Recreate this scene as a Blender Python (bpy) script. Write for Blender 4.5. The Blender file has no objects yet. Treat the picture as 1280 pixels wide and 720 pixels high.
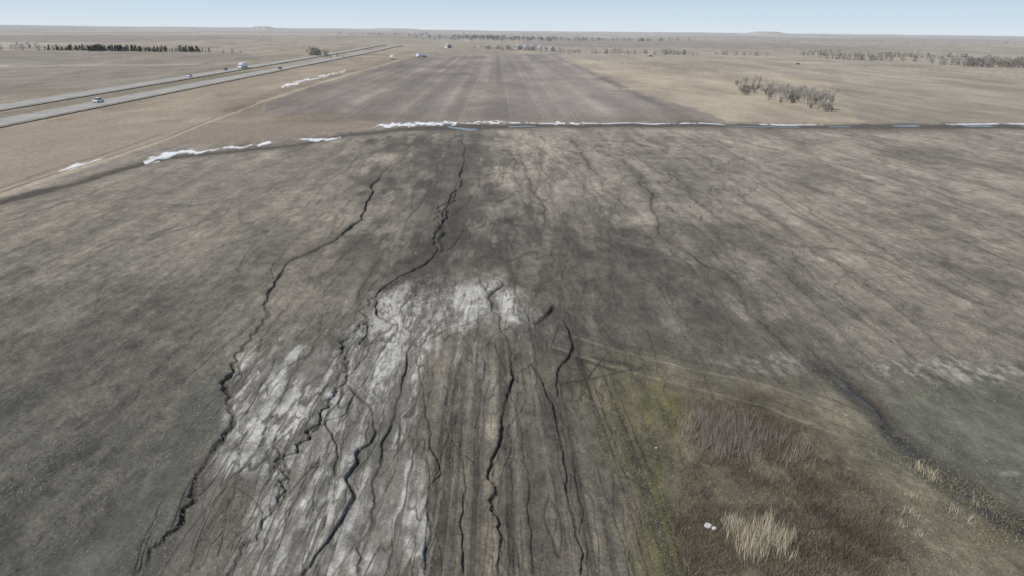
import bpy, math, random, bmesh
import numpy as np
from mathutils import Vector, Matrix
random.seed(7); rng=np.random.default_rng(7)
scene=bpy.context.scene
# ------------------------------------------------------------------ camera
H=30.0; F=914.0
pitch=math.radians(19.4); yaw=math.radians(1.25); roll=math.radians(0.62)
fw=Vector((math.sin(yaw)*math.cos(pitch),math.cos(yaw)*math.cos(pitch),-math.sin(pitch)))
r0=Vector((math.cos(yaw),-math.sin(yaw),0)); u0=r0.cross(fw)
rt=r0*math.cos(roll)+u0*math.sin(roll); up=u0*math.cos(roll)-r0*math.sin(roll)
cd=bpy.data.cameras.new("camera"); cam=bpy.data.objects.new("camera",cd); scene.collection.objects.link(cam)
cam.matrix_world=Matrix((( rt.x,up.x,-fw.x,0),(rt.y,up.y,-fw.y,0),(rt.z,up.z,-fw.z,H),(0,0,0,1)))
cd.sensor_width=36; cd.lens=F/1280*36; cd.clip_end=200000; cd.clip_start=0.5
scene.camera=cam
def G(px,py):
    """survey mark (read off the aerial photo) -> ground position in metres"""
    d=fw*F+rt*(px-640)+up*(360-py); t=H/(-d.z); return (d.x*t,d.y*t)
# ------------------------------------------------------------------ noise
def _h(ix,iy,s):
    h=(ix.astype(np.uint32)*np.uint32(374761393)+iy.astype(np.uint32)*np.uint32(668265263)+np.uint32(s*7919+13))
    h=(h^(h>>np.uint32(13)))*np.uint32(1274126177); h=h^(h>>np.uint32(16)); h=h*np.uint32(2246822519); h=h^(h>>np.uint32(15))
    return (h.astype(np.float32)/np.float32(4294967295.0))
def vn(x,y,s=0):
    x=np.asarray(x,dtype=np.float32); y=np.asarray(y,dtype=np.float32)
    xf=np.floor(x); yf=np.floor(y); ix=xf.astype(np.int64); iy=yf.astype(np.int64)
    fx=x-xf; fy=y-yf; fx=fx*fx*(3-2*fx); fy=fy*fy*(3-2*fy)
    a=_h(ix,iy,s); b=_h(ix+1,iy,s); c=_h(ix,iy+1,s); d=_h(ix+1,iy+1,s)
    return (a+(b-a)*fx)*(1-fy)+(c+(d-c)*fx)*fy
def fbm(x,y,s=0,o=4,g=0.5):
    t=0;a=1;n=0
    for i in range(o):
        t=t+a*vn(x*(2**i)+i*17.3,y*(2**i)-i*9.1,s+i); n+=a; a*=g
    return t/n
def ss(a,b,x):
    t=np.clip((x-a)/(b-a),0,1); return t*t*(3-2*t)
# ------------------------------------------------------------------ ground grid
th=np.radians(np.linspace(42.0,3.0,1050)); Yn=H/np.tan(th)
Yf=np.geomspace(Yn[-1],60000,220)[1:]
Yr=np.concatenate([[-3000,-600,-100,0,18,27],Yn,Yf]).astype(np.float64)
tin=np.linspace(-1.06,1.06,1500); so=np.linspace(1.07,1.7,50); sx=np.array([2.2,3.5,8,30])
T=np.concatenate([-sx[::-1],-so[::-1],tin,so,sx])
Wr=0.70*np.maximum(0.944*Yr+9.87,36.0)
X=(T[None,:]*Wr[:,None]).astype(np.float32); Y=np.repeat(Yr[:,None],len(T),1).astype(np.float32)
nr,nc=X.shape
def hills(x,y):
    d=np.sqrt(x*x+y*y)
    z=ss(1400,9000,d)*((fbm(x/2600,y/2600,50,3)-0.62)*62)
    z=z+ss(9000,30000,d)*(fbm(x/5200,y/5200,55,4)-0.40)*90
    z=z+ss(500,1400,d)*(fbm(x/420,y/500,60,2)-0.55)*3.0
    return z
def butte(x,y,px,dist,w,h):
    a=math.atan2(px-640,F*1.06)+yaw; bx=math.sin(a)*dist; by=math.cos(a)*dist
    q=np.sqrt(((x-bx)/w)**2+((y-by)/(w*1.2))**2); return h*ss(1.0,0.25,q)
def terrain(x,y):
    z=hills(x,y)
    z=z+butte(x,y,325,14000,330,52)+butte(x,y,318,14000,900,26)+butte(x,y,490,15000,900,45)
    z=z+butte(x,y,953,16000,620,55)+butte(x,y,975,16000,1300,28)+butte(x,y,60,17000,1500,30)
    return z
Z=terrain(X,Y).astype(np.float32)
dep=X*fw.x+Y*fw.y-H*fw.z
dep=np.where(dep<5,5,dep)
U=(640+F*(X*rt.x+Y*rt.y-H*rt.z)/dep).astype(np.float32)
V=(360-F*(X*up.x+Y*up.y-H*up.z)/dep).astype(np.float32)
U[:4]=-3000; V[:4]=1500
rowV=V[:,nc//2].copy()
D=np.sqrt(X*X+Y*Y+H*H)
# ------------------------------------------------------------------ gullies (world space carving)
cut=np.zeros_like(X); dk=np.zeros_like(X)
def carve_seg(ax,ay,bx,by,w,dp,dark):
    pad=w*4.2
    y0=min(ay,by)-pad; y1=max(ay,by)+pad
    i0=max(6,np.searchsorted(Yr,y0)-1); i1=min(nr,np.searchsorted(Yr,y1)+1)
    if i1<=i0: return
    wm=Wr[i0:i1]; x0=min(ax,bx)-pad; x1=max(ax,bx)+pad
    t0=min(x0/wm.min(),x0/wm.max()); t1=max(x1/wm.min(),x1/wm.max())
    j0=max(0,np.searchsorted(T,t0)-1); j1=min(nc,np.searchsorted(T,t1)+1)
    if j1<=j0: return
    xs=X[i0:i1,j0:j1]; ys=Y[i0:i1,j0:j1]
    vx,vy=bx-ax,by-ay; L=vx*vx+vy*vy+1e-9
    t=np.clip(((xs-ax)*vx+(ys-ay)*vy)/L,0,1)
    d=np.hypot(xs-ax-t*vx,ys-ay-t*vy)/w
    cut[i0:i1,j0:j1]=np.maximum(cut[i0:i1,j0:j1],dp*ss(1.25,0.3,d))
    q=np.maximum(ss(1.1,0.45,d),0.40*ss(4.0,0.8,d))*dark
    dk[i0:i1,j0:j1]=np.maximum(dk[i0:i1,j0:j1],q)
def gully(pts,w,dp,dark=0.8,amp=1.0,world=False,w2=None,twigs=0):
    P=[p if world else G(*p) for p in pts]
    s=random.randint(0,9999)
    out=[]
    for a,b in zip(P[:-1],P[1:]):
        L=math.hypot(b[0]-a[0],b[1]-a[1]); ym=max(30,(a[1]+b[1])/2); st=max(0.35,ym*0.006)
        n=max(1,int(L/st))
        for i in range(n):
            k=i/n; out.append((a[0]+(b[0]-a[0])*k,a[1]+(b[1]-a[1])*k))
    out.append(P[-1]); out=np.array(out)
    if len(out)<4: return
    if len(out)>14:
        kr=np.ones(7)/7; pd=np.pad(out,((3,3),(0,0)),mode='edge'); out=np.stack([np.convolve(pd[:,0],kr,'valid'),np.convolve(pd[:,1],kr,'valid')],-1)
    dlt=np.gradient(out,axis=0); nl=np.hypot(dlt[:,0],dlt[:,1])+1e-9
    arc=np.cumsum(nl); sc=np.clip(out[:,1]/50,0.7,5)
    env=.35+1.1*vn(arc/(14*sc),arc*0+31,s)
    off=((vn(arc/(4.5*sc),arc*0,s)-.5)*.62+(vn(arc/(1.7*sc),arc*0+5,s)-.5)*0.42+(vn(arc/(.8*sc),arc*0+7,s)-.5)*0.2+(vn(arc/(13*sc),arc*0+9,s)-.5)*1.1)*np.clip(sc,.7,2.2)*amp*env
    out[:,0]-=off*(-dlt[:,1]/nl); out[:,1]-=off*(dlt[:,0]/nl)
    wid=0.35+0.55*vn(arc/(5*sc),arc*0+3,s+1)+.8*vn(arc/(1.6*sc),arc*0+3,s+2)**2
    dd=.25+.9*vn(arc/(7*sc),arc*0+3,s+4)
    n=len(out)
    for i in range(n-1):
        f=i/(n-1); ww=(w+(w2-w)*f) if w2 else w
        ww*=wid[i]; ym=out[i,1]; we=max(ww,ym*0.0010)
        e=min(1,(f*8+0.15),((1-f)*8+0.4))
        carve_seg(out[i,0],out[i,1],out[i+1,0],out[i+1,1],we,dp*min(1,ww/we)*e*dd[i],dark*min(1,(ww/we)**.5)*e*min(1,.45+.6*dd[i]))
    for k_ in range(twigs):
        i=random.randint(3,n-2); x,y=out[i]; side=random.choice((-1,1)); sz=max(.7,y/60); q=[(x,y)]; an=random.uniform(.25,.6)*side
        for j in range(random.randint(3,7)):
            x+=math.sin(an)*1.1*sz+random.uniform(-.3,.3)*sz; y+=math.cos(an)*1.9*sz; an*=.65; q.append((x,y))
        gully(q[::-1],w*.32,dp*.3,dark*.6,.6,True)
g=gully
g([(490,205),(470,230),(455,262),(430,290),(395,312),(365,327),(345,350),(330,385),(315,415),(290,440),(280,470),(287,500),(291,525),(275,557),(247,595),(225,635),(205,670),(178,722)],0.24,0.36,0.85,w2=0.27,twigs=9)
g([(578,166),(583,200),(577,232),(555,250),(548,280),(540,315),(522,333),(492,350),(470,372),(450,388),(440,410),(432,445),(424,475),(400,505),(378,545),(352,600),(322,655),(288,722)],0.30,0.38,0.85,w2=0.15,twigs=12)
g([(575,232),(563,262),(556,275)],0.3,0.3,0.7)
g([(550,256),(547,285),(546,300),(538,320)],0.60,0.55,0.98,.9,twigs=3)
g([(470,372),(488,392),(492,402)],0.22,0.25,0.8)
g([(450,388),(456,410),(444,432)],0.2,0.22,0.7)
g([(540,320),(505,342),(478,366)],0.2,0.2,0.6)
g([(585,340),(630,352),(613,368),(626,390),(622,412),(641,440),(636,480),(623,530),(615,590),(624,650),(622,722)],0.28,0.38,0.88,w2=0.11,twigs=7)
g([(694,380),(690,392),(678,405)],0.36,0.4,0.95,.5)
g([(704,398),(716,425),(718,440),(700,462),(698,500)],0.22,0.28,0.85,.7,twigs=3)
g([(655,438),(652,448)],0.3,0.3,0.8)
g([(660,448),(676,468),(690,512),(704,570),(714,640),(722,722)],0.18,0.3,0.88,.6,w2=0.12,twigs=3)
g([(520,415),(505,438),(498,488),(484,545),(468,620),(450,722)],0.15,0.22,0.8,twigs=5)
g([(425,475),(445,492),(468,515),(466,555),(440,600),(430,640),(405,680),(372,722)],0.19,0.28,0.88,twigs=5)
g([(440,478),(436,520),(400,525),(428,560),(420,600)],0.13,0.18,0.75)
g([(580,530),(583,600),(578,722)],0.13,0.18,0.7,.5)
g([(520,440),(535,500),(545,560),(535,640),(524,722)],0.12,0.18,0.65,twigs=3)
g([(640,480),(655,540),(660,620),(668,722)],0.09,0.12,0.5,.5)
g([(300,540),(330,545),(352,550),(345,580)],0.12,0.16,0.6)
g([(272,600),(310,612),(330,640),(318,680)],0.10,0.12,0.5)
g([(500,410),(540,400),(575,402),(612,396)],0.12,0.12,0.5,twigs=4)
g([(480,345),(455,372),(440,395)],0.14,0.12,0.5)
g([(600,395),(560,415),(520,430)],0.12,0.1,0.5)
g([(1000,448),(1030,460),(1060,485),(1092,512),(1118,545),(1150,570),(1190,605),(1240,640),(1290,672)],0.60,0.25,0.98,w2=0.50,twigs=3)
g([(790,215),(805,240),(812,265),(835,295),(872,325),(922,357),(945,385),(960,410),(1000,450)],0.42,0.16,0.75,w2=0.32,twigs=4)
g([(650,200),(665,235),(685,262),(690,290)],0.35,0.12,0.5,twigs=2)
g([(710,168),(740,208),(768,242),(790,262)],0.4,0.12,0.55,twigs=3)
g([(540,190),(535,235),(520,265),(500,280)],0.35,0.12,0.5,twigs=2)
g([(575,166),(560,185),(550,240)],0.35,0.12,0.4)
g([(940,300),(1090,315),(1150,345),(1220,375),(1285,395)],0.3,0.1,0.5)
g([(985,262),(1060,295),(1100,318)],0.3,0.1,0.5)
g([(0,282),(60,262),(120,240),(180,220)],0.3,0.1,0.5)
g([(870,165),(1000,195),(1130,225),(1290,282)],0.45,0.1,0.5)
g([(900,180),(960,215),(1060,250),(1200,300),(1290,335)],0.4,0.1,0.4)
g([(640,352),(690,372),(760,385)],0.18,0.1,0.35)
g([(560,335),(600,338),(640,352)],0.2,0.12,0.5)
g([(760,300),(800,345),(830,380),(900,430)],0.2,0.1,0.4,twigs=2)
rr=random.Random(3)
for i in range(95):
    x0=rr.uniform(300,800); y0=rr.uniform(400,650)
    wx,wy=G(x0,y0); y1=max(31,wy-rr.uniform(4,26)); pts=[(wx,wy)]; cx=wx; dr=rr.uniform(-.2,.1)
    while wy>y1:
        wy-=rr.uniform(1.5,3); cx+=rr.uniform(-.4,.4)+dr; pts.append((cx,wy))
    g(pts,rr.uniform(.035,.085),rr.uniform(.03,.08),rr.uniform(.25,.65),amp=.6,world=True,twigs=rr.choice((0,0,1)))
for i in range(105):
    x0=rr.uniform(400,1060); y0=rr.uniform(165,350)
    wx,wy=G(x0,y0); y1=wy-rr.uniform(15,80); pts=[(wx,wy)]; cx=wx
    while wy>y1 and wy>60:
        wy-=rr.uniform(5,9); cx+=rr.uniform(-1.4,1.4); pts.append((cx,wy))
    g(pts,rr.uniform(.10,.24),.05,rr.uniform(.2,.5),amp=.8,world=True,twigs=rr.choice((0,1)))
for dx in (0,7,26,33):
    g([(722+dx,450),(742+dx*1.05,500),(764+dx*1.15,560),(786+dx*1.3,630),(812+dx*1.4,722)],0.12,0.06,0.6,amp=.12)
# ------------------------------------------------------------------ colour (sRGB 0..255 then linear)
C=np.empty((nr,nc,3),np.float32)
def col(m,c,a=1.0):
    m=(np.clip(m,0,1)*a)[...,None]; C[:]=C*(1-m)+np.array(c,np.float32)*m
wn=fbm(X*0.11,Y*0.05,11,4)
wn2=fbm(X*0.5,Y*0.16,12,4)
def blob(cx,cy,rx,ry,rough=1.0):
    q=np.sqrt(((U-cx)/rx)**2+((V-cy)/ry)**2)+(wn-.5)*1.6*rough+(wn2-.5)*0.8*rough
    return ss(1.25,0.45,q)
def poly(pts,soft=1.0,warp=0.0):
    pts=np.array(pts,float); lo=pts[:,1].min()-60; hi=pts[:,1].max()+60
    rs=np.where((rowV>lo)&(rowV<hi))[0]; out=np.zeros_like(X)
    if len(rs)==0: return out
    a,b=rs[0],rs[-1]+1; u=U[a:b]; v=V[a:b]
    if warp:
        u=u+(wn[a:b]-.5)*2*warp*1.5+(wn2[a:b]-.5)*warp*1.2; v=v+(wn2[a:b]-.5)*warp+(vn(X[a:b]*.9,Y[a:b]*.3,77)-.5)*warp*.6
    ins=np.zeros(u.shape,bool); dm=np.full(u.shape,1e9,np.float32)
    n=len(pts)
    for i in range(n):
        x1,y1=pts[i]; x2,y2=pts[(i+1)%n]
        if y1!=y2: ins^=((y1>v)!=(y2>v))&(u<(x2-x1)*(v-y1)/(y2-y1)+x1)
        vx,vy=x2-x1,y2-y1; t=np.clip(((u-x1)*vx+(v-y1)*vy)/(vx*vx+vy*vy+1e-9),0,1)
        dm=np.minimum(dm,np.hypot(u-x1-t*vx,v-y1-t*vy))
    sd=np.where(ins,dm,-dm); out[a:b]=ss(-soft,soft,sd); return out
def line(pts,w,soft=0.6,jit=0.0):
    out=np.zeros_like(X)
    for i in range(len(pts)-1):
        (x1,y1),(x2,y2)=pts[i][:2],pts[i+1][:2]
        w1=pts[i][2] if len(pts[i])>2 else w; w2=pts[i+1][2] if len(pts[i+1])>2 else w
        m=max(w1,w2)*2+22
        rs=np.where((rowV>min(y1,y2)-m)&(rowV<max(y1,y2)+m))[0]
        if len(rs)==0: continue
        a,b=rs[0],rs[-1]+1; u=U[a:b]; v=V[a:b]
        if jit: u=u+(wn2[a:b]-.5)*jit*2; v=v+(wn[a:b]-.5)*jit
        vx,vy=x2-x1,y2-y1; t=np.clip(((u-x1)*vx+(v-y1)*vy)/(vx*vx+vy*vy+1e-9),0,1)
        d=np.hypot(u-x1-t*vx,v-y1-t*vy); ww=w1+(w2-w1)*t
        out[a:b]=np.maximum(out[a:b],ss(ww+soft,ww-soft*.6,d))
    return out
C[:]=(126,118,106)
big=fbm(X/60,Y/110,1,4); mid=fbm(X/14+Y/90,Y/38,2,5,.6); st=fbm(X/1.3+wn*1.5,Y/40,3,3); st2=fbm(X/5.0+big*3,Y/60,4,4,.6); iso=fbm(X/2.4,Y/4.0,6,5,.65); iso2=fbm(X/.7,Y/1.1,7,3,.6)
col(ss(170,520,V),(100,95,84),.9)
col(ss(330,150,V),(134,125,112),.5)
col(blob(40,600,330,260,.6),(83,81,73),.7)
col(blob(130,420,160,110),(107,101,89),.5)
col(blob(120,260,230,60),(114,107,94),.6)
col(blob(330,215,120,35),(106,98,88),.55)
col(blob(1150,330,260,130),(125,117,104),.6)
col(blob(1000,240,280,60),(135,126,113),.55)
col(blob(760,235,120,60),(131,123,111),.6)
col(blob(400,270,60,60),(127,119,106),.5)
dark=(78,73,64); silt=np.zeros_like(X)
for b in [(555,225,60,75,.8),(560,315,130,38,.9),(520,260,60,60,.5),(800,375,200,42,.8),(700,345,120,30,.65),(900,430,170,48,.55),(590,185,50,30,.5),
          (640,440,90,35,.55),(470,345,60,20,.5),(575,500,60,60,.4),(640,600,80,130,.45),(1050,390,120,30,.4),(880,300,110,22,.45),(420,190,90,14,.4),
          (500,210,40,40,.45),(700,290,80,30,.45),(820,330,60,22,.5),(1110,470,120,20,.4),(740,300,40,70,.4),(350,305,60,18,.3)]:
    m_=blob(*b[:4],1.4); col(m_,dark,b[4]); silt=np.maximum(silt,m_*b[4]*.5)
fan=poly([(236,500),(276,470),(290,520),(258,570),(215,640),(180,722),(0,722),(60,690),(150,640),(205,580)],16,20)
col(fan,(74,74,67),.85); silt=np.maximum(silt,fan*.7)
m_=poly([(285,500),(310,560),(270,640),(230,722),(195,722),(240,640),(285,560)],8,8); col(m_,(104,100,90),.6); silt=np.maximum(silt,m_*.7)
sr=fbm((X-Y*.18)/8.0+wn*2,(Y+X*.4)/34,21,5,.6)
rmask=ss(640,800,U)*ss(150,165,V)*ss(430,330,V)
col(rmask*ss(.52,.66,sr),(99,92,81),.45); col(rmask*ss(.48,.34,sr),(144,135,121),.4)
lm=ss(640,560,U)*ss(150,190,V)*ss(460,330,V); col(lm*ss(.52,.68,mid),(101,94,83),.45)
cm=ss(330,480,U)*ss(900,700,U)*ss(155,175,V)*ss(470,340,V); col(cm*ss(.55,.64,fbm(X/3.5,Y/18,23,5,.6)),(87,81,71),.55); col(cm*ss(.45,.36,fbm(X/3.5,Y/18,24,5,.6)),(133,124,111),.45)
col(poly([(730,455),(800,450),(900,470),(1040,500),(1290,640),(1290,722),(800,722),(770,620)],30,26),(108,101,79),.75)
gm=poly([(705,470),(760,455),(800,475),(835,520),(835,600),(860,722),(800,722),(765,600),(725,530)],26,26)
col(gm,(93,89,60),.6); col(gm*ss(.46,.66,fbm(X/.9,Y/6,31,4)),(99,97,48),.6)
col(poly([(1120,480),(1200,470),(1290,490),(1290,640),(1200,590),(1120,530)],22,20),(94,94,80),.7)
gs=blob(1200,545,110,50); col(gs,(83,85,73),.55); silt=np.maximum(silt,gs*.7)
wz=poly([(850,490),(960,505),(1040,560),(1110,640),(1150,722),(850,722),(830,640),(870,560)],22,30)
col(wz,(88,80,64),.75); col(wz*ss(.46,.62,fbm(X/2.0,Y/2.6,33,5,.6)),(66,58,48),.65)
# parallel tillage furrows in the lower centre
frw=poly([(590,425),(720,430),(760,470),(800,560),(840,722),(490,722),(540,560),(550,470)],30,26)
fr=vn((X+wn*.4)/.40,Y/34,111)*.6+vn((X+wn*.4)/.95,Y/44,112)*.5
col(frw*ss(.58,.70,fr),(68,63,54),.65); col(frw*ss(.47,.36,fr),(130,121,104),.5)
cut+=frw*ss(.52,.72,fr)*.055
frL=ss(420,250,U)*ss(300,380,V)+ss(900,1000,U)*ss(450,300,V)*ss(170,220,V)
col(np.clip(frL,0,1)*ss(.58,.76,fr),(82,78,69),.22)
def braid(ax,ay,s,wd,o=4):
    return ss(wd,wd*.25,np.abs(fbm(X/ax+wn*1.5,Y/ay,s,o)-.5))
br1=braid(2.2,13,141,.024); br2=braid(.9,5.5,145,.034,3)
zone=poly([(300,440),(450,360),(680,360),(760,450),(800,600),(820,722),(200,722),(262,600),(280,500)],30,20)
zone2=ss(380,500,U)*ss(1060,860,U)*ss(160,190,V)*ss(440,340,V)
salt=poly([(446,380),(490,366),(560,354),(612,350),(650,360),(678,388),(662,410),(620,406),(560,412),(532,430),(522,450),(530,500),(530,560),(532,620),(522,722),(285,722),(318,650),(335,590),(272,600),(296,550),(292,500),(302,455),(345,430),(395,426),(430,402)],13,22)
head=blob(560,382,125,34,.7)
sn=fbm(X/.8+wn*3,Y/11,41,4); sp=fbm(X/3.5,Y/8,42,5,.6); sf=fbm(X/.35,Y/1.1,43,3)
sm=salt*ss(.40,.62,sn*.50+sp*.38+sf*.24-.06+head*.07)
sm=sm*(1-.85*br1)*(1-.7*br2)*(.72+.5*(sf-.2))
col(salt,(116,113,104),.65); col(sm,(188,186,180),.82)
col(head*ss(.44,.64,sp*.5+sf*.5),(160,156,146),.35)
col(blob(580,470,60,80,1.2)*ss(.5,.65,sn),(136,132,122),.5)
col(blob(1190,462,110,14,1.0)*ss(.44,.60,iso2*.5+sn*.5),(158,155,146),.5)
col(blob(965,455,50,12)*ss(.44,.60,iso2*.5+sn*.5),(146,141,129),.4)
col(blob(1262,592,14,4,.6),(156,153,144),.35)
silt=np.maximum(silt,salt*.4)
col(zone*np.maximum(br1,br2*.7)*(1-salt*.2),(74,69,61),.5); cut+=zone*(br1*.055+br2*.025)
col(zone2*braid(6,42,151,.018),(74,68,59),.55); col(zone2*braid(2.4,16,153,.022),(78,72,63),.32)
col(ss(150,200,V)*braid(9,50,157,.012)*(1-zone)*(1-zone2),(80,75,66),.38)
col((ss(400,300,U)*ss(470,560,V))*braid(4,9,155,.02),(70,67,60),.25)
for off in (0,9,22,31):
    col(line([(700,405+off),(760,425+off),(850,448+off),(950,468+off*1.2),(1060,505+off*1.4),(1150,550+off*1.6)],1.0,1.0,4),(130,124,110) if off%2 else (80,75,65),.55)
for q in ([(740,445),(800,460),(700,480)],[(690,440),(770,462)],[(760,440),(735,470),(728,500)],[(700,412),(690,436),(740,452)]):
    col(line(q,1.2,1.3,5),(62,58,50),.65)
field=ss(150,160,V)
k=1+((big-.5)*.34+(mid-.5)*.32)+field*((st-.5)*.18*(1-silt*.7)+(st2-.5)*.22+(iso-.5)*.42+(iso2-.5)*.26*ss(200,330,V))
C*=k[...,None]; C*=(1-.045*ss(230,520,V))[...,None]
# ---- beyond the ditch
far=ss(156,151,V)
col(far,(139,129,114))
yy=fbm(X/60,Y/400,5,4); col(far*ss(.5,.7,yy),(125,115,102),.6)
qx=np.floor((X+4000+40*vn(Y/900,Y*0,8))/820); qy=np.floor((Y-300)/1250); qn=_h(qx.astype(np.int64),qy.astype(np.int64),91)
qk=ss(900,1100,Y)
col(far*qk*(qn<.3),(121,113,103),.7); col(far*qk*(qn>.7),(156,147,131),.7)
cfp=[(520,71),(700,67),(790,112),(850,130),(905,152),(640,153),(480,153),(330,141),(336,129),(400,104)]
col(poly(cfp,1.2,2),(121,113,105),.95)
cf=poly(cfp,2,2)
rows=vn(X/5.5,Y/900,14)*.6+vn(X/2.6,Y/700,15)*.4
col(cf*ss(.5,.72,rows),(144,135,124),.6); col(cf*ss(.46,.25,rows),(101,94,86),.5)
col(cf*ss(.45,.65,fbm(X/30,Y/50,16,5,.6)),(108,100,91),.55); col(cf*ss(132,152,V),(108,98,88),.5)
for lx in ((610,70,575,150),(625,70,640,150),(560,72,430,148),(655,70,720,150),(590,70,500,150),(640,70,680,150)):
    col(line([(lx[0],lx[1],.4),(lx[2],lx[3],.9)],1,.8,1),(152,144,132),.28)
col(poly([(700,67),(1290,66),(1290,78),(1000,80),(760,76)],3,2),(146,138,122),.7)
col(poly([(700,70),(860,90),(960,88),(1040,105),(1080,150),(1110,156),(905,154),(880,138),(790,112)],3,10),(152,141,119),.7)
col(poly([(1060,110),(1290,95),(1290,154),(1110,155),(1070,140)],4,8),(135,127,112),.7)
col(poly([(1040,84),(1290,86),(1290,96),(1060,104)],2,3),(148,139,123),.7)
col(poly([(-60,100),(-60,150),(240,96),(310,84),(200,82),(0,84)],2,3),(122,115,103),.85)
col(poly([(-60,62),(-60,80),(200,80),(330,74),(300,66)],2,3),(116,109,99),.7)
col(line([(-40,82,.8),(200,81,.5),(300,79,.3)],1,.7),(158,150,136),.7)
col(poly([(-60,165),(0,158),(130,130),(350,88),(480,68),(520,62),(515,72),(400,100),(330,128),(240,168),(130,204),(-60,262)],2,3),(134,122,103),.9)
col(poly([(330,128),(400,104),(500,76),(480,74),(350,110),(240,160),(200,184),(300,178),(480,158),(480,153),(330,141)],2,3),(124,111,96),.9)
col(poly([(-60,160),(-60,150),(0,141),(235,99),(400,76),(400,79),(240,103),(0,153)],.8),(112,104,87),.9)
col(far*ss(.52,.66,fbm(X/18,Y/45,98,5,.6))*ss(700,400,U),(108,97,80),.45)
col(far*ss(.50,.70,fbm(X/7,Y/160,99,4,.6))*ss(900,1000,U),(116,107,93),.4)
col(line([(-60,264,4.5),(0,243,4),(60,222,3.4),(130,200,3),(200,176,2.4),(260,152,1.8),(320,130,1.4),(370,113,1.1),(430,95,.9),(500,75,.6)],2,1,1.5),(152,141,122),.85)
col(line([(-60,262,.8),(0,241,.8),(60,220,.7),(130,198.5,.6),(200,175,.5),(260,151,.5),(320,129,.4)],1,.9,1.5),(96,86,72),.8)
col(line([(-60,256,1),(0,235,1),(60,214,1),(130,193,.9),(200,168,.7)],1,1.2,2),(104,92,76),.6)
dl=[(-60,272,2),(0,253,2),(60,238,2),(120,221,2),(180,204,1.8),(215,196,1.8),(300,188,1.4),(380,179,1.2),(440,168,1.4),(500,161,2),(580,158,3),(700,156,2),(900,156,2.2),(1000,158,1.8),(1130,158,2.4),(1300,159,2)]
col(line([(a,b+1,c+2) for a,b,c in dl],1,3.5,5),(98,90,79),.7)
col(line(dl,1,1.4,5),(72,67,60),.85)
wline=line([(560,157,.6),(585,161,1.6),(625,160,1.2),(640,157,.6),(760,155.5,.4),(900,156.5,.4),(1000,158,.5),(1130,157,.7),(1300,158,.6)],1,.6,2.5)*ss(.45,.56,vn(X/9,Y/20,66))
w2=line([(579,162,1.4),(582,178,1.2),(578,196,.8)],1,1,3)*.4+line([(798,225,.8),(806,245,1.2),(810,262,1.),(818,272,.6)],1,1,4)*.6*ss(.3,.6,iso)+line([(1040,468,1.5),(1095,512,2.4),(1118,545,2.2),(1180,598,3),(1240,640,2)],1,2,5)*.55
wet=np.clip(np.maximum(wline,w2),0,1)
col(line([(1005,452,5),(1040,468,8),(1095,512,12),(1118,545,10),(1180,598,14),(1240,640,12),(1290,668,12)],1,7,9),(62,60,53),.82)
col(line([(905,345,2),(945,385,4),(962,412,4),(1005,452,5)],1,5,8),(78,73,64),.6)
col(wet,(84,88,92),.7)
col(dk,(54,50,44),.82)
snow=np.zeros_like(X)
for p in ([(72,214),(95,206),(128,197),(134,198),(100,209),(76,215)],[(184,199),(210,191),(240,187),(246,190),(215,194),(190,200)],
          [(240,190),(262,187),(300,182),(336,177),(340,179),(300,184),(262,189),(245,193)],[(374,174),(400,172),(432,170),(430,172),(400,175),(378,176)],
          [(466,158),(490,154),(530,152.4),(574,152.8),(572,154.4),(520,156.2),(480,159.2)],[(570,153),(620,151.8),(640,153),(600,154)],[(690,152.5),(730,153.3),(730,154.6),(690,153.6)],
          [(348,108),(380,99.8),(405,93.8),(432,87.8),(434,89),(400,96.4),(370,104.4),(352,109.6)],[(180,200),(198,198),(200,202),(182,203)]):
    snow=np.maximum(snow,poly(p,.6,4.0))
snow=np.maximum(snow,line([(640,153,.35),(760,153.5,.35),(900,154.5,.4),(1000,155.5,.45),(1110,156.5,.5),(1300,154.8,.6)],1,.5,2.5)*ss(.54,.60,vn(X/14,Y/30,88)))
snow*=ss(.18,.42,fbm(X/2.2,Y/9,89,3))
col(snow,(204,207,209),.92)
C*= (1+far[...,None]*((fbm(X/20,Y/60,95,5,.6)[...,None]-.5)*.34))
painted_haze=1-np.exp(-np.maximum(D-500,0)/6000.0)
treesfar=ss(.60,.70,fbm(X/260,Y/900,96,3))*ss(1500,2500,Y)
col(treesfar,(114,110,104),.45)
col(painted_haze,(162,165,170),.65)  # aerial haze painted into the ground colour, stronger with distance
# displacement
nf=ss(260,60,D); clod=(vn(X*3.1,Y*3.1,70)-.5)*.06+(vn(X*1.2,Y*.9,71)-.5)*.08
Z+=nf*clod*(1-silt*.75)+ss(400,150,D)*((fbm(X/6,Y/30,72,3)-.5)*.22+(1-silt)*np.sin(X*2*np.pi/1.52+vn(X/4,Y/20,73)*2)*.009)
Z-=cut
Z-=line(dl,1,3,0)*ss(500,200,D)*.3
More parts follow.
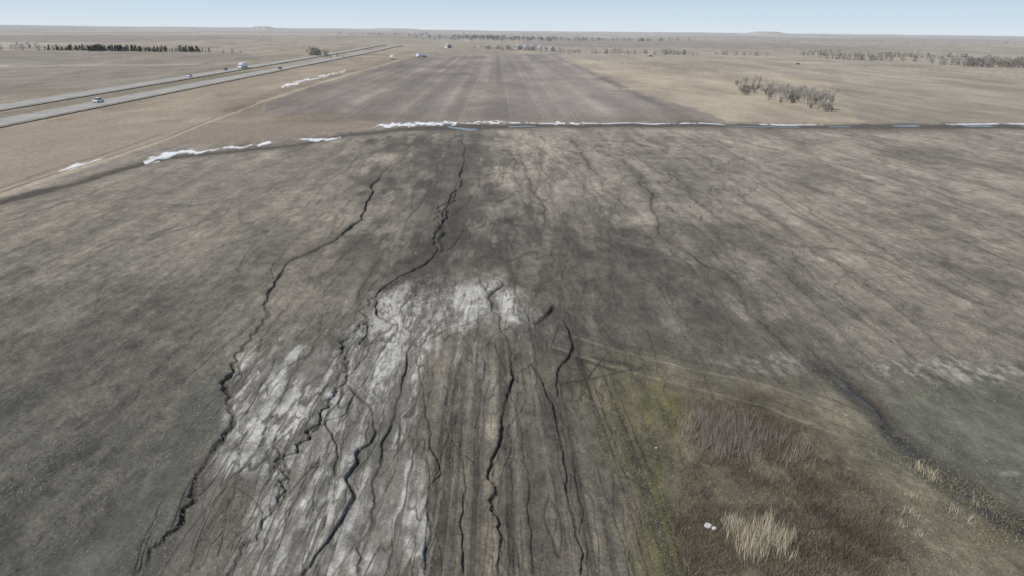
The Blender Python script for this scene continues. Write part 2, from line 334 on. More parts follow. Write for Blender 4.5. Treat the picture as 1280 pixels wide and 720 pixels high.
# ------------------------------------------------------------------ build ground mesh
def lin(c):
    c=np.clip(c/255.,0,1); return np.where(c<=.04045,c/12.92,((c+.055)/1.055)**2.4)
me=bpy.data.meshes.new("ground"); nv=nr*nc
me.vertices.add(nv); me.vertices.foreach_set("co",np.stack([X,Y,Z],-1).astype(np.float32).ravel())
idx=np.arange(nv,dtype=np.int32).reshape(nr,nc)
q=np.stack([idx[:-1,:-1],idx[:-1,1:],idx[1:,1:],idx[1:,:-1]],-1).reshape(-1,4); nq=len(q)
me.loops.add(nq*4); me.loops.foreach_set("vertex_index",q.ravel())
me.polygons.add(nq); me.polygons.foreach_set("loop_start",np.arange(0,nq*4,4,dtype=np.int32))
me.polygons.foreach_set("use_smooth",np.ones(nq,bool)); me.update(calc_edges=True)
ALB=np.array([1.19,1.16,1.11],np.float32)
ca=me.color_attributes.new("Col","FLOAT_COLOR","POINT"); rgba=np.ones((nv,4),np.float32); rgba[:,:3]=np.minimum(.80,lin(C)*ALB).reshape(-1,3); ca.data.foreach_set("color",rgba.ravel())
cb=me.color_attributes.new("Mask","FLOAT_COLOR","POINT"); mk=np.ones((nv,4),np.float32); mk[:,0]=wet.ravel(); mk[:,1]=snow.ravel(); mk[:,2]=np.clip(silt,0,1).ravel(); cb.data.foreach_set("color",mk.ravel())
ground=bpy.data.objects.new("ground",me); scene.collection.objects.link(ground)
def newmat(name):
    m=bpy.data.materials.new(name); m.use_nodes=True; nt=m.node_tree; nt.nodes.clear()
    o=nt.nodes.new("ShaderNodeOutputMaterial"); b=nt.nodes.new("ShaderNodeBsdfPrincipled"); nt.links.new(b.outputs[0],o.inputs[0]); return m,nt,b
m,nt,b=newmat("soil"); N=nt.nodes; L=nt.links
def nd(t,**k):
    n=N.new(t)
    for a,v in k.items(): setattr(n,a,v)
    return n
att=nd("ShaderNodeAttribute",attribute_name="Col"); msk=nd("ShaderNodeAttribute",attribute_name="Mask"); sep=nd("ShaderNodeSeparateColor"); L.new(msk.outputs["Color"],sep.inputs[0])
geo=nd("ShaderNodeNewGeometry")
def mapped(sx,sy):
    mp=nd("ShaderNodeMapping"); mp.inputs["Scale"].default_value=(sx,sy,1); L.new(geo.outputs["Position"],mp.inputs[0]); return mp.outputs[0]
def noise(vec,scale,det,rough=.6):
    n=nd("ShaderNodeTexNoise"); n.inputs["Scale"].default_value=scale; n.inputs["Detail"].default_value=det; n.inputs["Roughness"].default_value=rough; L.new(vec,n.inputs["Vector"]); return n.outputs[0]
def rng_(v,a,b_,c,d):
    r=nd("ShaderNodeMapRange"); r.inputs[1].default_value=a; r.inputs[2].default_value=b_; r.inputs[3].default_value=c; r.inputs[4].default_value=d; L.new(v,r.inputs[0]); return r.outputs[0]
def mul(a,b_):
    x=nd("ShaderNodeMath",operation='MULTIPLY'); L.new(a,x.inputs[0]); L.new(b_,x.inputs[1]); return x.outputs[0]
n1=noise(mapped(1,1),4.0,5,.75); n2=noise(mapped(1,.12),2.2,4,.6); n3=noise(mapped(1,.6),.8,6,.8); n4=noise(mapped(1,.5),.12,5,.7)
f=mul(mul(rng_(n1,.3,.7,.60,1.40),rng_(n2,.3,.7,.90,1.10)),mul(rng_(n3,.3,.7,.70,1.30),rng_(n4,.3,.7,.88,1.12)))
mxm=nd("ShaderNodeMath",operation='MULTIPLY'); L.new(sep.outputs[2],mxm.inputs[0]); mxm.inputs[1].default_value=.45
mxa=nd("ShaderNodeMath",operation='MAXIMUM'); L.new(mxm.outputs[0],mxa.inputs[0]); L.new(sep.outputs[1],mxa.inputs[1])
mx=nd("ShaderNodeMix"); mx.data_type='FLOAT'; L.new(mxa.outputs[0],mx.inputs[0]); L.new(f,mx.inputs[2]); mx.inputs[3].default_value=1.0
vm=nd("ShaderNodeVectorMath",operation='SCALE'); L.new(att.outputs["Color"],vm.inputs[0]); L.new(mx.outputs[0],vm.inputs["Scale"]); L.new(vm.outputs[0],b.inputs["Base Color"])
rmin=nd("ShaderNodeMath",operation='MINIMUM'); L.new(rng_(sep.outputs[0],.25,.8,.97,.15),rmin.inputs[0]); L.new(rng_(sep.outputs[2],.3,.9,.97,.66),rmin.inputs[1])
L.new(rmin.outputs[0],b.inputs["Roughness"]); b.inputs["Specular IOR Level"].default_value=.3
bp=nd("ShaderNodeBump"); bp.inputs["Distance"].default_value=.10; L.new(rng_(mxa.outputs[0],0,.6,.65,.2),bp.inputs["Strength"])
L.new(n1,bp.inputs["Height"]); L.new(bp.outputs[0],b.inputs["Normal"])
me.materials.append(m)
# ------------------------------------------------------------------ helpers
def simple(name,c,rough=.8,var=.2,sc=6,metal=0):
    m,nt,b=newmat(name); n=nt.nodes.new("ShaderNodeTexNoise"); n.inputs["Scale"].default_value=sc; n.inputs["Detail"].default_value=5
    g_=nt.nodes.new("ShaderNodeNewGeometry"); nt.links.new(g_.outputs["Position"],n.inputs["Vector"])
    r=nt.nodes.new("ShaderNodeValToRGB"); r.color_ramp.elements[0].position=.3; r.color_ramp.elements[1].position=.7
    r.color_ramp.elements[0].color=(*[x*(1-var) for x in c],1); r.color_ramp.elements[1].color=(*[min(1,x*(1+var)) for x in c],1)
    nt.links.new(n.outputs[0],r.inputs[0]); nt.links.new(r.outputs[0],b.inputs["Base Color"]); b.inputs["Roughness"].default_value=rough; b.inputs["Metallic"].default_value=metal
    return m
m,nt,b=newmat("plant_matter"); a=nt.nodes.new("ShaderNodeAttribute"); a.attribute_name="Col"; nt.links.new(a.outputs["Color"],b.inputs["Base Color"]); b.inputs["Roughness"].default_value=.9; b.inputs["Specular IOR Level"].default_value=.1
VC=m
def tri_mesh(name,v,colr,mat=VC,link=True,k=3):
    v=np.asarray(v,np.float32).reshape(-1,3); n=len(v)//k
    me=bpy.data.meshes.new(name); me.vertices.add(len(v)); me.vertices.foreach_set("co",v.ravel())
    me.loops.add(n*k); me.loops.foreach_set("vertex_index",np.arange(n*k,dtype=np.int32)); me.polygons.add(n); me.polygons.foreach_set("loop_start",np.arange(0,n*k,k,dtype=np.int32)); me.update(calc_edges=True)
    ca=me.color_attributes.new("Col","FLOAT_COLOR","POINT"); rg=np.ones((len(v),4),np.float32); rg[:,:3]=np.repeat(np.asarray(colr,np.float32),k,0); ca.data.foreach_set("color",rg.ravel())
    me.materials.append(mat)
    if link:
        o=bpy.data.objects.new(name,me); scene.collection.objects.link(o); return o
    return me
def tz(x,y): return float(terrain(np.array([x],np.float32),np.array([y],np.float32))[0])
def inpoly(x,y,p):
    c=False; j=len(p)-1
    for i in range(len(p)):
        if (p[i][1]>y)!=(p[j][1]>y) and x<(p[j][0]-p[i][0])*(y-p[i][1])/(p[j][1]-p[i][1])+p[i][0]: c=not c
        j=i
    return c
# ------------------------------------------------------------------ weeds and grass
def blades(name,centres,count,hgt,wid,c0,c1,spread,lean=.35,seed=1):
    r=np.random.default_rng(seed); V_=[];Cc=[]
    for (x,y,s) in centres:
        n=max(1,int(count*s))
        px=x+r.normal(0,spread*s**.5,n); py=y+r.normal(0,spread*s**.5,n); h=hgt*(.4+.8*r.random(n))*min(1.25,.5+.5*s)
        a=r.random(n)*6.283; lx=r.normal(0,lean,n)*h; ly=r.normal(0,lean,n)*h; w=wid*(.6+.8*r.random(n))
        ca_,sa=np.cos(a)*w,np.sin(a)*w; z=np.full(n,-.06)
        V_.append(np.stack([np.stack([px-ca_,py-sa,z],-1),np.stack([px+ca_,py+sa,z],-1),np.stack([px+lx,py+ly,h],-1)],1))
        k=r.random((n,1))*.8+r.random()*.2; Cc.append((np.array(c0)*(1-k)+np.array(c1)*k)*(.7+.6*r.random((n,1))))
    return tri_mesh(name,np.concatenate(V_),np.concatenate(Cc))
rw=random.Random(11)
def scatter(p,n,smin=.3,smax=1.2):
    xs=[a for a,_ in p]; ys=[b for _,b in p]; o=[]
    while len(o)<n:
        x=rw.uniform(min(xs),max(xs)); y=rw.uniform(min(ys),max(ys))
        if inpoly(x,y,p):
            g_=G(x,y)
            if rw.random()<(float(vn(np.array([g_[0]/1.6]),np.array([g_[1]/2.0]),123)[0])-.2)*1.6: o.append((*g_,rw.uniform(smin,smax)))
    return o
blades("dry_grass_clump",[(*G(x,y),s) for x,y,s in [(925,668,1.0),(940,682,1.2),(955,672,1.2),(970,684,1.),(982,672,.6),(935,695,.8),(915,655,.5),(960,655,.6),(948,690,.9),(978,692,.6)]],200,1.2,.018,(.36,.31,.21),(.60,.53,.38),.42,.16,2)
blades("dry_grass_clump",[(*G(x,y),s) for x,y,s in [(1150,585,.7),(1162,592,.9),(1170,600,.5),(1195,640,.5),(1210,650,.4),(1135,640,.5),(1128,655,.4),(1150,668,.4),(1140,620,.4),(1220,630,.4)]],110,.55,.018,(.38,.33,.23),(.52,.46,.33),.35,.2,3)
blades("weed_thicket",[(*G(x,y),s) for x,y,s in [(880,535,1),(895,545,1.1),(905,535,1.3),(920,548,1.2),(935,540,1.),(950,556,.9),(965,548,.8),(890,560,.8),(875,522,.8),(905,565,.9),(930,570,.8),(990,580,.7),(870,548,.7),(1000,560,.5),(915,520,.8)]],200,1.3,.014,(.14,.12,.10),(.36,.315,.26),.85,.2,4)
blades("weed_thicket",scatter([(850,500),(960,505),(1040,560),(1110,640),(1150,720),(850,720),(835,640),(870,560)],900),44,.45,.013,(.085,.07,.052),(.25,.21,.15),.3,.5,5)
blades("weed_thicket",[(*G(x,y),s) for x,y,s in [(1040,655,.9),(1055,668,1.1),(1075,672,.9),(1095,690,.8),(1040,690,.7),(1020,640,.6),(870,700,.7),(1010,610,.8),(1060,700,.8),(850,655,.5),(1000,690,.6)]],260,.85,.013,(.05,.04,.03),(.16,.13,.10),.6,.3,6)
blades("short_grass",scatter([(740,470),(900,475),(1040,510),(1290,650),(1290,722),(780,722),(760,600)],2600,.2,.7),32,.15,.016,(.14,.13,.075),(.34,.31,.20),.35,.6,7)
n=120000
yy_=30/np.tan(np.radians(rng.uniform(9,43,n))); tt=rng.uniform(-1.15,1.15,n); xx_=tt*.7*(.944*yy_+9.87)
keep=(rng.random(n)<ss(.35,.65,fbm(xx_/3,yy_/8,201,3))*.9+.08); keep&=~((np.abs(xx_+4-(55-yy_)*-.2)<6)&(yy_<80)&(rng.random(n)<.8))
xx_=xx_[keep]; yy_=yy_[keep]; n=len(xx_)
a=rng.random(n)*6.283; l=rng.uniform(.04,.15,n)*(1+yy_/140); w=.014*(1+yy_/140); hh=rng.uniform(.0,.08,n)+.02
zz=.01+((vn(xx_*3.1,yy_*3.1,70)-.5)*.06+(vn(xx_*1.2,yy_*.9,71)-.5)*.08)*ss(260,60,np.sqrt(xx_**2+yy_**2+900))
ca_,sa=np.cos(a),np.sin(a)
v=np.stack([np.stack([xx_-sa*w,yy_+ca_*w,zz],-1),np.stack([xx_+sa*w,yy_-ca_*w,zz],-1),np.stack([xx_+ca_*l,yy_+sa*l,zz+hh],-1)],1)
kk=rng.random((n,1))**1.8; tri_mesh("crop_residue",v,(np.array([.14,.127,.10])*(1-kk)+np.array([.40,.365,.30])*kk))
ROCK=simple("stone",(.55,.54,.51),.8)
for x,y,s in [(885,658,.24),(893,661,.17),(862,660,.1),(820,560,.08)]:
    bm=bmesh.new(); bmesh.ops.create_icosphere(bm,subdivisions=2,radius=s)
    for v_ in bm.verts: v_.co*=1+.35*(random.random()-.5); v_.co.z*=.55
    me_=bpy.data.meshes.new("stone"); bm.to_mesh(me_); bm.free(); me_.materials.append(ROCK); o=bpy.data.objects.new("stone",me_); scene.collection.objects.link(o); gx,gy=G(x,y); o.location=(gx,gy,s*.2)
# ------------------------------------------------------------------ bare trees
def bare_tree(h,seed,c0=(.27,.25,.22),c1=(.50,.475,.43),dense=1.0,shrub=False):
    r=random.Random(seed); V_=[];Cc=[]
    def limb(p,d,L_,w,lv):
        q=p+d*L_; sd=d.cross(Vector((r.uniform(-1,1),r.uniform(-1,1),r.uniform(-.2,.2))))
        if sd.length<1e-4: sd=Vector((1,0,0))
        sd.normalize(); s2=d.cross(sd).normalized(); w1=w*.62
        k=r.random(); c=[c0[i]*(1-k)+c1[i]*k for i in range(3)]
        for s in (sd,s2):
            V_.extend([p-s*w,p+s*w,q+s*w1, p-s*w,q+s*w1,q-s*w1]); Cc.extend([c,c])
        if lv==0: return
        nb=r.randint(3,4) if lv>1 else int(6*dense)
        for i in range(nb):
            f_=r.uniform(.35,1.0); pp=p+d*L_*f_
            ax=Vector((r.uniform(-1,1),r.uniform(-1,1),r.uniform(-.4,.9))).normalized()
            nd_=(d*.9+ax*.8+Vector((0,0,.4))).normalized()
            limb(pp,nd_,L_*r.uniform(.55,.8),max(w1*.62,.018),lv-1)
    for s in range(r.randint(5,7) if shrub else r.randint(2,4)):
        d=Vector((r.uniform(-.5,.5)*(1.6 if shrub else .6),r.uniform(-.5,.5)*(1.6 if shrub else .6),1)).normalized()
        limb(Vector((r.uniform(-.4,.4),r.uniform(-.4,.4),-.2)),d,h*.36,h*.016,4 if not shrub else 3)
    return tri_mesh("bare_tree_mesh",[tuple(v) for v in V_],Cc,link=False)
TM=[bare_tree(10.0,s) for s in (1,2,3,4,8)]; SM=[bare_tree(5.2,s,(.20,.18,.155),(.38,.355,.31),1.2,True) for s in (5,6,7)]
def place(mesh,name,x,y,s):
    o=bpy.data.objects.new(name,mesh); scene.collection.objects.link(o); o.location=(x,y,tz(x,y)); o.scale=(s*1.1,s*1.1,s*random.uniform(.95,1.3)); o.rotation_euler=(0,0,random.uniform(0,6.28)); return o
for x,y,s in [(926,112,.7),(932,115,.8),(938,117,.8),(944,113,.8),(952,118,.75),(958,121,.8),(964,123,.85),(970,127,.95),(975,125,1.0),(981,128,1.),(987,129,1.05),(992,127,1.),(998,130,.95),(1004,131,1.),(1010,133,1.05),(1016,135,1.05),(1022,137,1.05),(1029,138,1.),(1036,137,.75),(975,119,.8),(998,121,.75),(1012,126,.8),(1030,130,.7),(940,108,.6),(985,116,.6)]:
    place(random.choice(TM),"bare_tree",*G(x+random.uniform(-3,3),y),s*random.uniform(.85,1.15))
for i in range(42):
    k=random.random(); x=925+k*112+random.uniform(-10,10); y=115+k*24+random.uniform(-10,2); place(random.choice(SM),"bare_shrub",*G(x,y),random.uniform(.5,1.05))
def tree_mass(name,segs,n,h,c0,c1,conifer=False,seed=1,depth=6):
    r=np.random.default_rng(seed); V_=[];Cc=[]
    for (xa,ya,xb,yb) in segs:
        A=np.array(G(xa,ya)); B=np.array(G(xb,yb))
        gaps=r.random(9)
        for i in range(n):
            f_=r.random()
            if gaps[int(f_*9)]<.28 and r.random()<.75 and n>20 and not conifer: continue
            p=A+(B-A)*f_+r.normal(0,depth,2); z0=tz(p[0],p[1]); hh=h*r.uniform(.4,1.2); k0=r.random()
            m_=70; rad=hh*(.30 if conifer else .45)
            zf=r.random(m_)**(.9)
            rr_=rad*((1-zf)*1.0+.12 if conifer else np.sqrt(np.clip(1-((zf-.5)/.55)**2,0.02,1)))
            a=r.random(m_)*6.283; q=np.sqrt(r.random(m_))*rr_
            cx=p[0]+np.cos(a)*q; cy=p[1]+np.sin(a)*q; cz=z0+hh*(.04+zf*.94)
            s=hh*(.10 if conifer else .06)
            o=r.normal(0,1,(m_,3,3))*s*np.array([1,1,.8 if conifer else 1.2])
            V_.append(np.stack([cx,cy,cz],-1)[:,None,:]+o); k=np.clip(k0*.5+r.random((m_,1))*.6,0,1); Cc.append(np.array(c0)*(1-k)+np.array(c1)*k)
            V_.append(np.array([[[p[0]-.25,p[1],z0-.5],[p[0]+.25,p[1],z0-.5],[p[0],p[1],z0+hh*.8]]])); Cc.append(np.array([c0]))
    return tri_mesh(name,np.concatenate(V_),np.concatenate(Cc))
tree_mass("conifer_shelterbelt",[(68,62,170,63.5),(115,63.5,260,64.5)],105,6.6,(.085,.098,.085),(.15,.16,.135),True,1,8)
tree_mass("tree_cluster",[(386,70,408,69)],26,9,(.09,.09,.08),(.17,.165,.15),False,2,6)
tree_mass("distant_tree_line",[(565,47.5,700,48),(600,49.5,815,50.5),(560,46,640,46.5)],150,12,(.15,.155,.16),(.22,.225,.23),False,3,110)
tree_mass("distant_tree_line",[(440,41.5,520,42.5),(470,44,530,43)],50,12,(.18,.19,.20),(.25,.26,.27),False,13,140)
tree_mass("farm_tree_line",[(605,61,700,65),(700,66,860,68)],95,6,(.16,.15,.135),(.29,.275,.25),False,4,14)
tree_mass("creek_tree_line",[(1010,68,1100,72),(1040,73,1180,78),(1060,70,1210,72)],80,6.5,(.16,.15,.135),(.29,.275,.25),False,5,14)
tree_mass("creek_tree_line",[(1185,81,1290,80),(1200,83,1290,84)],75,7,(.14,.13,.12),(.27,.255,.225),False,6,9)
tree_mass("creek_tree_line",[(905,68,955,70),(1010,64,1060,66),(1100,72,1280,76)],28,5,(.17,.16,.145),(.29,.275,.25),False,7,9)
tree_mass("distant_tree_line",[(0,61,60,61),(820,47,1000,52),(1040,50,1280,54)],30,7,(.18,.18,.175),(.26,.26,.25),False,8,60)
tree_mass("tree_cluster",[(285,66,300,66),(410,72,430,72),(558,60,566,60)],6,5,(.12,.11,.10),(.2,.19,.17),False,9,6)
# ------------------------------------------------------------------ highway
def ribbon(name,pts,half,mat,lift,off=0,dash=None):
    P=[]
    for a,b_ in zip(pts[:-1],pts[1:]):
        n=max(1,int(math.hypot(b_[0]-a[0],b_[1]-a[1])/15))
        for i in range(n): P.append((a[0]+(b_[0]-a[0])*i/n,a[1]+(b_[1]-a[1])*i/n))
    P.append(pts[-1]); P=np.array(P); d=np.gradient(P,axis=0); nl=np.hypot(d[:,0],d[:,1])[:,None]; nn=np.stack([d[:,1],-d[:,0]],-1)/nl
    z=terrain(P[:,0].astype(np.float32),P[:,1].astype(np.float32))+lift+np.hypot(P[:,0],P[:,1])*.0004
    verts=[];faces=[]
    if dash is None:
        for i in range(len(P)):
            l_=P[i]+nn[i]*(off-half); r_=P[i]+nn[i]*(off+half)
            verts+= [(l_[0],l_[1],z[i]),(r_[0],r_[1],z[i])]
            if i: k=2*i; faces.append((k-2,k-1,k+1,k))
    else:
        for i in range(len(P)-1):
            a=P[i]+nn[i]*off; b_=P[i]+(P[i+1]-P[i])*.3+nn[i]*off; k=len(verts); z2=z[i]+(z[i+1]-z[i])*.3
            for q_,z_ in ((a,z[i]),(b_,z2)):
                verts+=[(q_[0]-nn[i][0]*half,q_[1]-nn[i][1]*half,z_),(q_[0]+nn[i][0]*half,q_[1]+nn[i][1]*half,z_)]
            faces.append((k,k+1,k+3,k+2))
    me_=bpy.data.meshes.new(name); me_.from_pydata(verts,[],faces); me_.materials.append(mat); return bpy.data.objects.new(name,me_)
ASPH=simple("road_concrete",(.335,.315,.28),1.0,.14,.12); SHO=simple("road_gravel_shoulder",(.27,.235,.18),1.0,.25,.3); PW=simple("road_paint_white",(.7,.7,.67),.6,.1,4); PY=simple("road_paint_yellow",(.55,.42,.14),.6,.1,4)
for mm in (ASPH,SHO):
    for n_ in mm.node_tree.nodes:
        if n_.type=='BSDF_PRINCIPLED': n_.inputs["Specular IOR Level"].default_value=.1
def highway(near,farp):
    a=np.array(G(*near)); b_=np.array(G(*farp)); d=b_-a; d/=np.hypot(*d)
    pts=[tuple(a-d*260),tuple(a),tuple(b_)]
    root=bpy.data.objects.new("highway",None); scene.collection.objects.link(root)
    for o in (ribbon("shoulder",pts,7.4,SHO,.18),ribbon("pavement",pts,5.4,ASPH,.24),ribbon("edge_line",pts,.07,PW,.255,4.1),ribbon("yellow_edge_line",pts,.07,PY,.255,-4.1),ribbon("lane_dashes",pts,.07,PW,.255,0,dash=True)):
        scene.collection.objects.link(o); o.parent=root
    return a,d
h1=highway((0,154),(500,57.5)); h2=highway((0,135),(478,57))
# ------------------------------------------------------------------ vehicles
def paint(name,c):
    m,nt,b=newmat(name); b.inputs["Base Color"].default_value=(*c,1)
    n=nt.nodes.new("ShaderNodeTexNoise"); n.inputs["Scale"].default_value=8; r=nt.nodes.new("ShaderNodeMapRange"); r.inputs[3].default_value=.25; r.inputs[4].default_value=.5; nt.links.new(n.outputs[0],r.inputs[0]); nt.links.new(r.outputs[0],b.inputs["Roughness"]); return m
GL=paint("window_glass",(.02,.025,.03)); TY=paint("tyre_rubber",(.02,.02,.02)); LT=paint("lamp_lens",(.7,.1,.08)); HLm=paint("headlamp_lens",(.8,.8,.8))
def prism(name,prof,w,mat,root,taper=None,x0=0):
    vs=[];n=len(prof)
    for s in (-1,1):
        for (y,z) in prof: vs.append((x0+s*w/2*(taper(z) if taper else 1),y,z))
    fs=[tuple(range(n))[::-1],tuple(range(n,2*n))]+[(i,(i+1)%n,n+(i+1)%n,n+i) for i in range(n)]
    me_=bpy.data.meshes.new(name); me_.from_pydata(vs,[],fs); me_.materials.append(mat); o=bpy.data.objects.new(name,me_); scene.collection.objects.link(o); o.parent=root
    bv=o.modifiers.new("bevel","BEVEL"); bv.width=.05; bv.segments=2; return o
def wheel(root,x,y,r,w=.26):
    bm=bmesh.new(); bmesh.ops.create_cone(bm,cap_ends=True,segments=20,radius1=r,radius2=r,depth=w,matrix=Matrix.Rotation(math.pi/2,4,'Y'))
    me_=bpy.data.meshes.new("wheel"); bm.to_mesh(me_); bm.free(); me_.materials.append(TY); o=bpy.data.objects.new("wheel",me_); scene.collection.objects.link(o); o.parent=root; o.location=(x,y,r)
def vehicle(kind,name,x,y,hd,colr,lift=.25):
    root=bpy.data.objects.new(name,None); scene.collection.objects.link(root); P=paint(name+"_paint",colr)
    if kind in("car","suv"):
        k=1.0 if kind=="car" else 1.22
        prism("body",[(-2.25,.35),(-2.3,.75*k),(-2.1,.95*k),(-1.0,1.0*k),(.9,.98*k),(2.1,.82*k),(2.3,.6),(2.25,.32)],1.82,P,root)
        T_=lambda z:1-.16*max(0,(z-.95*k))/(.5*k)
        prism("windows",[(-1.9,.97*k),(-1.45,1.38*k),(.2,1.40*k),(1.15,.97*k)],1.70,GL,root,T_)
        prism("roof",[(-1.4,1.385*k),(-1.3,1.45*k),(.1,1.46*k),(.25,1.395*k)],1.46,P,root)
        for s in(-1,1):
            prism("headlamp",[(2.22,.62),(2.22,.76),(2.32,.74),(2.32,.62)],.35,HLm,root,x0=s*.62); prism("tail_lamp",[(-2.34,.7),(-2.34,.86),(-2.25,.86),(-2.25,.7)],.3,LT,root,x0=s*.66)
            for yy in(-1.4,1.4): wheel(root,s*.82,yy,.33)
    elif kind=="pickup":
        prism("body",[(-2.85,.5),(-2.88,1.0),(2.6,1.0),(2.85,.9),(2.88,.5)],1.95,P,root); prism("hood",[(1.0,1.003),(1.05,1.2),(2.55,1.1),(2.8,1.003)],1.8,P,root)
        T_=lambda z:1-.16*max(0,(z-1.1))/.7
        prism("cab_windows",[(-1.0,1.003),(-.9,1.82),(.55,1.84),(1.3,1.003)],1.82,GL,root,T_); prism("cab_roof",[(-.95,1.825),(-.85,1.93),(.45,1.94),(.62,1.83)],1.56,P,root)
        for s in(-1,1): prism("bed_side",[(-2.86,1.003),(-2.86,1.3),(-1.05,1.3),(-1.05,1.003)],.1,P,root,x0=s*.9)
        prism("tailgate",[(-2.88,1.003),(-2.88,1.29),(-2.79,1.29),(-2.79,1.003)],1.69,P,root)
        for s in(-1,1):
            prism("headlamp",[(2.82,.75),(2.82,.93),(2.9,.93),(2.9,.75)],.35,HLm,root,x0=s*.72)
            for yy in(-1.75,1.8): wheel(root,s*.88,yy,.42)
    else:
        prism("chassis",[(-8.2,.7),(-8.2,1.0),(8.2,1.0),(8.2,.7)],1.0,TY,root)
        prism("trailer",[(-8.3,1.15),(-8.3,4.0),(4.2,4.0),(4.2,1.15)],2.55,paint("trailer_paint",(.72,.73,.74)),root)
        prism("cab",[(4.9,.7),(4.9,3.5),(5.4,3.6),(6.5,2.9),(6.8,2.0),(8.4,1.7),(8.6,.6)],2.4,P,root); prism("windshield",[(6.42,2.1),(6.3,2.85),(6.62,2.85),(6.86,2.1)],2.1,GL,root)
        for s in(-1,1):
            for yy in(-7.3,-6.1,4.6,5.8,7.7): wheel(root,s*1.05,yy,.5,.4)
    root.location=(x,y,tz(x,y)+lift+math.hypot(x,y)*.0004); root.rotation_euler=(0,0,hd); return root
def on_road(h,px,py,lane=0):
    p=np.array(G(px,py)); a,d=h; t=(p-a)@d; q=a+d*t+np.array([d[1],-d[0]])*lane; return q[0],q[1]
def hdg(h,s=1): return math.atan2(-h[1][0]*s,h[1][1]*s)
vehicle("pickup","pickup_truck",*on_road(h1,122,129,-1.9),hdg(h1,1),(.7,.72,.74))
vehicle("suv","suv",*on_road(h2,238,97,1.9),hdg(h2,-1),(.55,.56,.58))
vehicle("semi","semi_truck",*on_road(h2,308,86,1.9),hdg(h2,-1),(.7,.7,.7))
vehicle("car","car",*on_road(h2,293,88.5,-1.9),hdg(h2,-1),(.08,.085,.09))
vehicle("suv","suv",*on_road(h1,346,87,1.9),hdg(h1,1),(.10,.10,.11))
vehicle("semi","semi_truck",*G(527,72),-.5,(.72,.72,.72),.05)
vehicle("semi","semi_truck",*G(490,74),.2,(.6,.6,.6),.05)
vehicle("car","car",*G(997,81),.3,(.06,.06,.07),.05)
vehicle("pickup","pickup_truck",*G(813,71),1.2,(.06,.06,.07),.05)
# ------------------------------------------------------------------ farmstead
WALL=simple("painted_siding",(.45,.45,.43),.8,.08,1); ROOFm=simple("metal_roof",(.30,.30,.31),.7,.1,1); DR=simple("dark_opening",(.04,.04,.045),.6); BIN=simple("galvanised_steel",(.45,.46,.48),.55,.1,1,.3)
def building(name,px,py,w,l,h,rh,rot):
    root=bpy.data.objects.new(name,None); scene.collection.objects.link(root); x,y=G(px,py)
    prism("walls",[(-l/2,0),(-l/2,h),(l/2,h),(l/2,0)],w,WALL,root)
    vs=[(-w/2-.4,-l/2-.4,h+.01),(w/2+.4,-l/2-.4,h+.01),(0,-l/2-.4,h+rh),(-w/2-.4,l/2+.4,h+.01),(w/2+.4,l/2+.4,h+.01),(0,l/2+.4,h+rh)]
    me_=bpy.data.meshes.new("roof"); me_.from_pydata(vs,[],[(0,1,2),(3,5,4),(0,2,5,3),(1,4,5,2),(0,3,4,1)]); me_.materials.append(ROOFm); o=bpy.data.objects.new("roof",me_); scene.collection.objects.link(o); o.parent=root
    prism("door",[(-l/2-.06,0),(-l/2-.06,h*.7),(-l/2+.05,h*.7),(-l/2+.05,0)],w*.3,DR,root)
    for s in(-1,1): prism("window",[(-l/2-.06,h*.4),(-l/2-.06,h*.7),(-l/2+.05,h*.7),(-l/2+.05,h*.4)],w*.12,DR,root,x0=s*w*.33)
    root.location=(x,y,tz(x,y)); root.rotation_euler=(0,0,rot)
building("barn",648,62.5,10,15,4.5,3,.3); building("farmhouse",666,63,8,11,4.5,3,.1); building("machine_shed",684,63.5,12,17,4.2,2.2,1.2); building("farmhouse",560,60.5,8,11,4,2.5,.5)
def grain_bin(px,py,r,h):
    x,y=G(px,py); root=bpy.data.objects.new("grain_bin",None); scene.collection.objects.link(root)
    for nm,r1,r2,d_,z in(("wall_ring",r,r,h,h/2),("cone_roof",r*1.04,.4,r*.6,h+r*.3)):
        bm=bmesh.new(); bmesh.ops.create_cone(bm,cap_ends=True,segments=28,radius1=r1,radius2=r2,depth=d_); me_=bpy.data.meshes.new(nm); bm.to_mesh(me_); bm.free(); me_.materials.append(BIN); o=bpy.data.objects.new(nm,me_); scene.collection.objects.link(o); o.parent=root; o.location=(0,0,z+.01)
    root.location=(x,y,tz(x,y))
grain_bin(657,62,3.2,6); grain_bin(675,62.5,3.2,6)
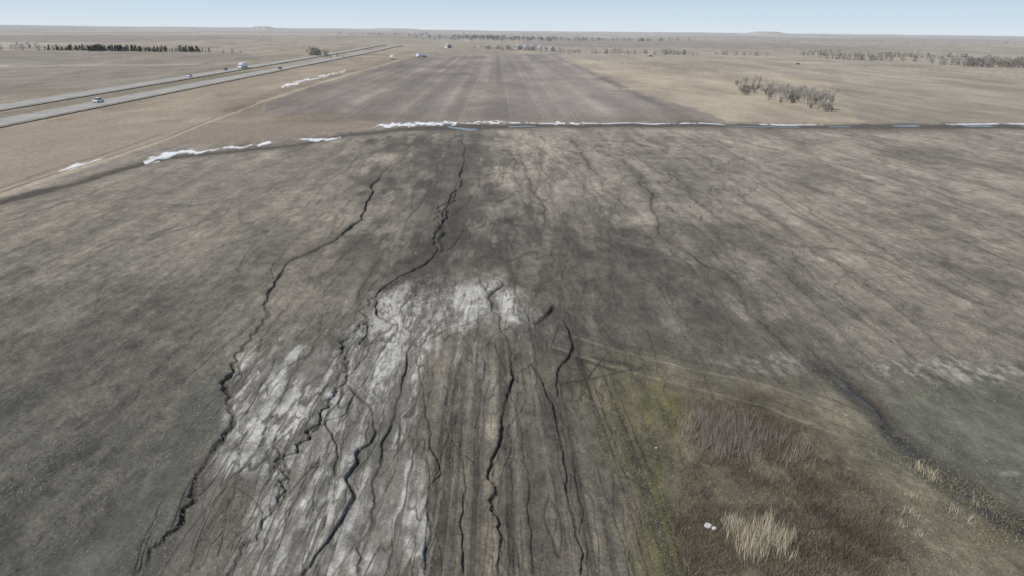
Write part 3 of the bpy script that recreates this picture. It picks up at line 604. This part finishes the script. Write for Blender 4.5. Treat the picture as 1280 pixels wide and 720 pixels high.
# ------------------------------------------------------------------ light
w=bpy.data.worlds.new("World"); scene.world=w; w.use_nodes=True; nt=w.node_tree
sun_el=math.radians(46); sun_az=math.radians(-120)
sky=nt.nodes.new("ShaderNodeTexSky"); sky.sky_type='NISHITA'; sky.sun_disc=False; sky.sun_elevation=sun_el; sky.sun_rotation=sun_az; sky.air_density=1.0; sky.dust_density=.6; sky.ozone_density=2.0
bg=nt.nodes["Background"]; S=.15; bg.inputs[1].default_value=S
tc=nt.nodes.new("ShaderNodeTexCoord"); sx_=nt.nodes.new("ShaderNodeSeparateXYZ"); nt.links.new(tc.outputs["Generated"],sx_.inputs[0])
rp=nt.nodes.new("ShaderNodeValToRGB"); nt.links.new(sx_.outputs[2],rp.inputs[0])
e=rp.color_ramp.elements; e[0].position=0; e[0].color=(.70,.77,.82,1); e[1].position=.055; e[1].color=(.46,.65,.84,1)
n_=e.new(.014); n_.color=(.62,.735,.83,1)
sc_=nt.nodes.new("ShaderNodeVectorMath"); sc_.operation='SCALE'; sc_.inputs["Scale"].default_value=1/S; nt.links.new(rp.outputs[0],sc_.inputs[0])
mr=nt.nodes.new("ShaderNodeMapRange"); mr.inputs[1].default_value=.06; mr.inputs[2].default_value=.45; mr.inputs[3].default_value=1; mr.inputs[4].default_value=0; nt.links.new(sx_.outputs[2],mr.inputs[0])
mxw=nt.nodes.new("ShaderNodeMix"); mxw.data_type='RGBA'; nt.links.new(mr.outputs[0],mxw.inputs[0]); nt.links.new(sky.outputs[0],mxw.inputs[6]); nt.links.new(sc_.outputs[0],mxw.inputs[7]); nt.links.new(mxw.outputs[2],bg.inputs[0])
sl=bpy.data.lights.new("sun","SUN"); sl.energy=4.0; sl.angle=math.radians(.5); sl.color=(1,.945,.87); so_=bpy.data.objects.new("sun",sl); scene.collection.objects.link(so_)
dv=Vector((math.sin(sun_az)*math.cos(sun_el),math.cos(sun_az)*math.cos(sun_el),math.sin(sun_el))); so_.rotation_euler=dv.to_track_quat('Z','Y').to_euler(); so_.location=(0,0,80)
scene.view_settings.view_transform='Standard'; scene.view_settings.look='None'; scene.view_settings.exposure=0
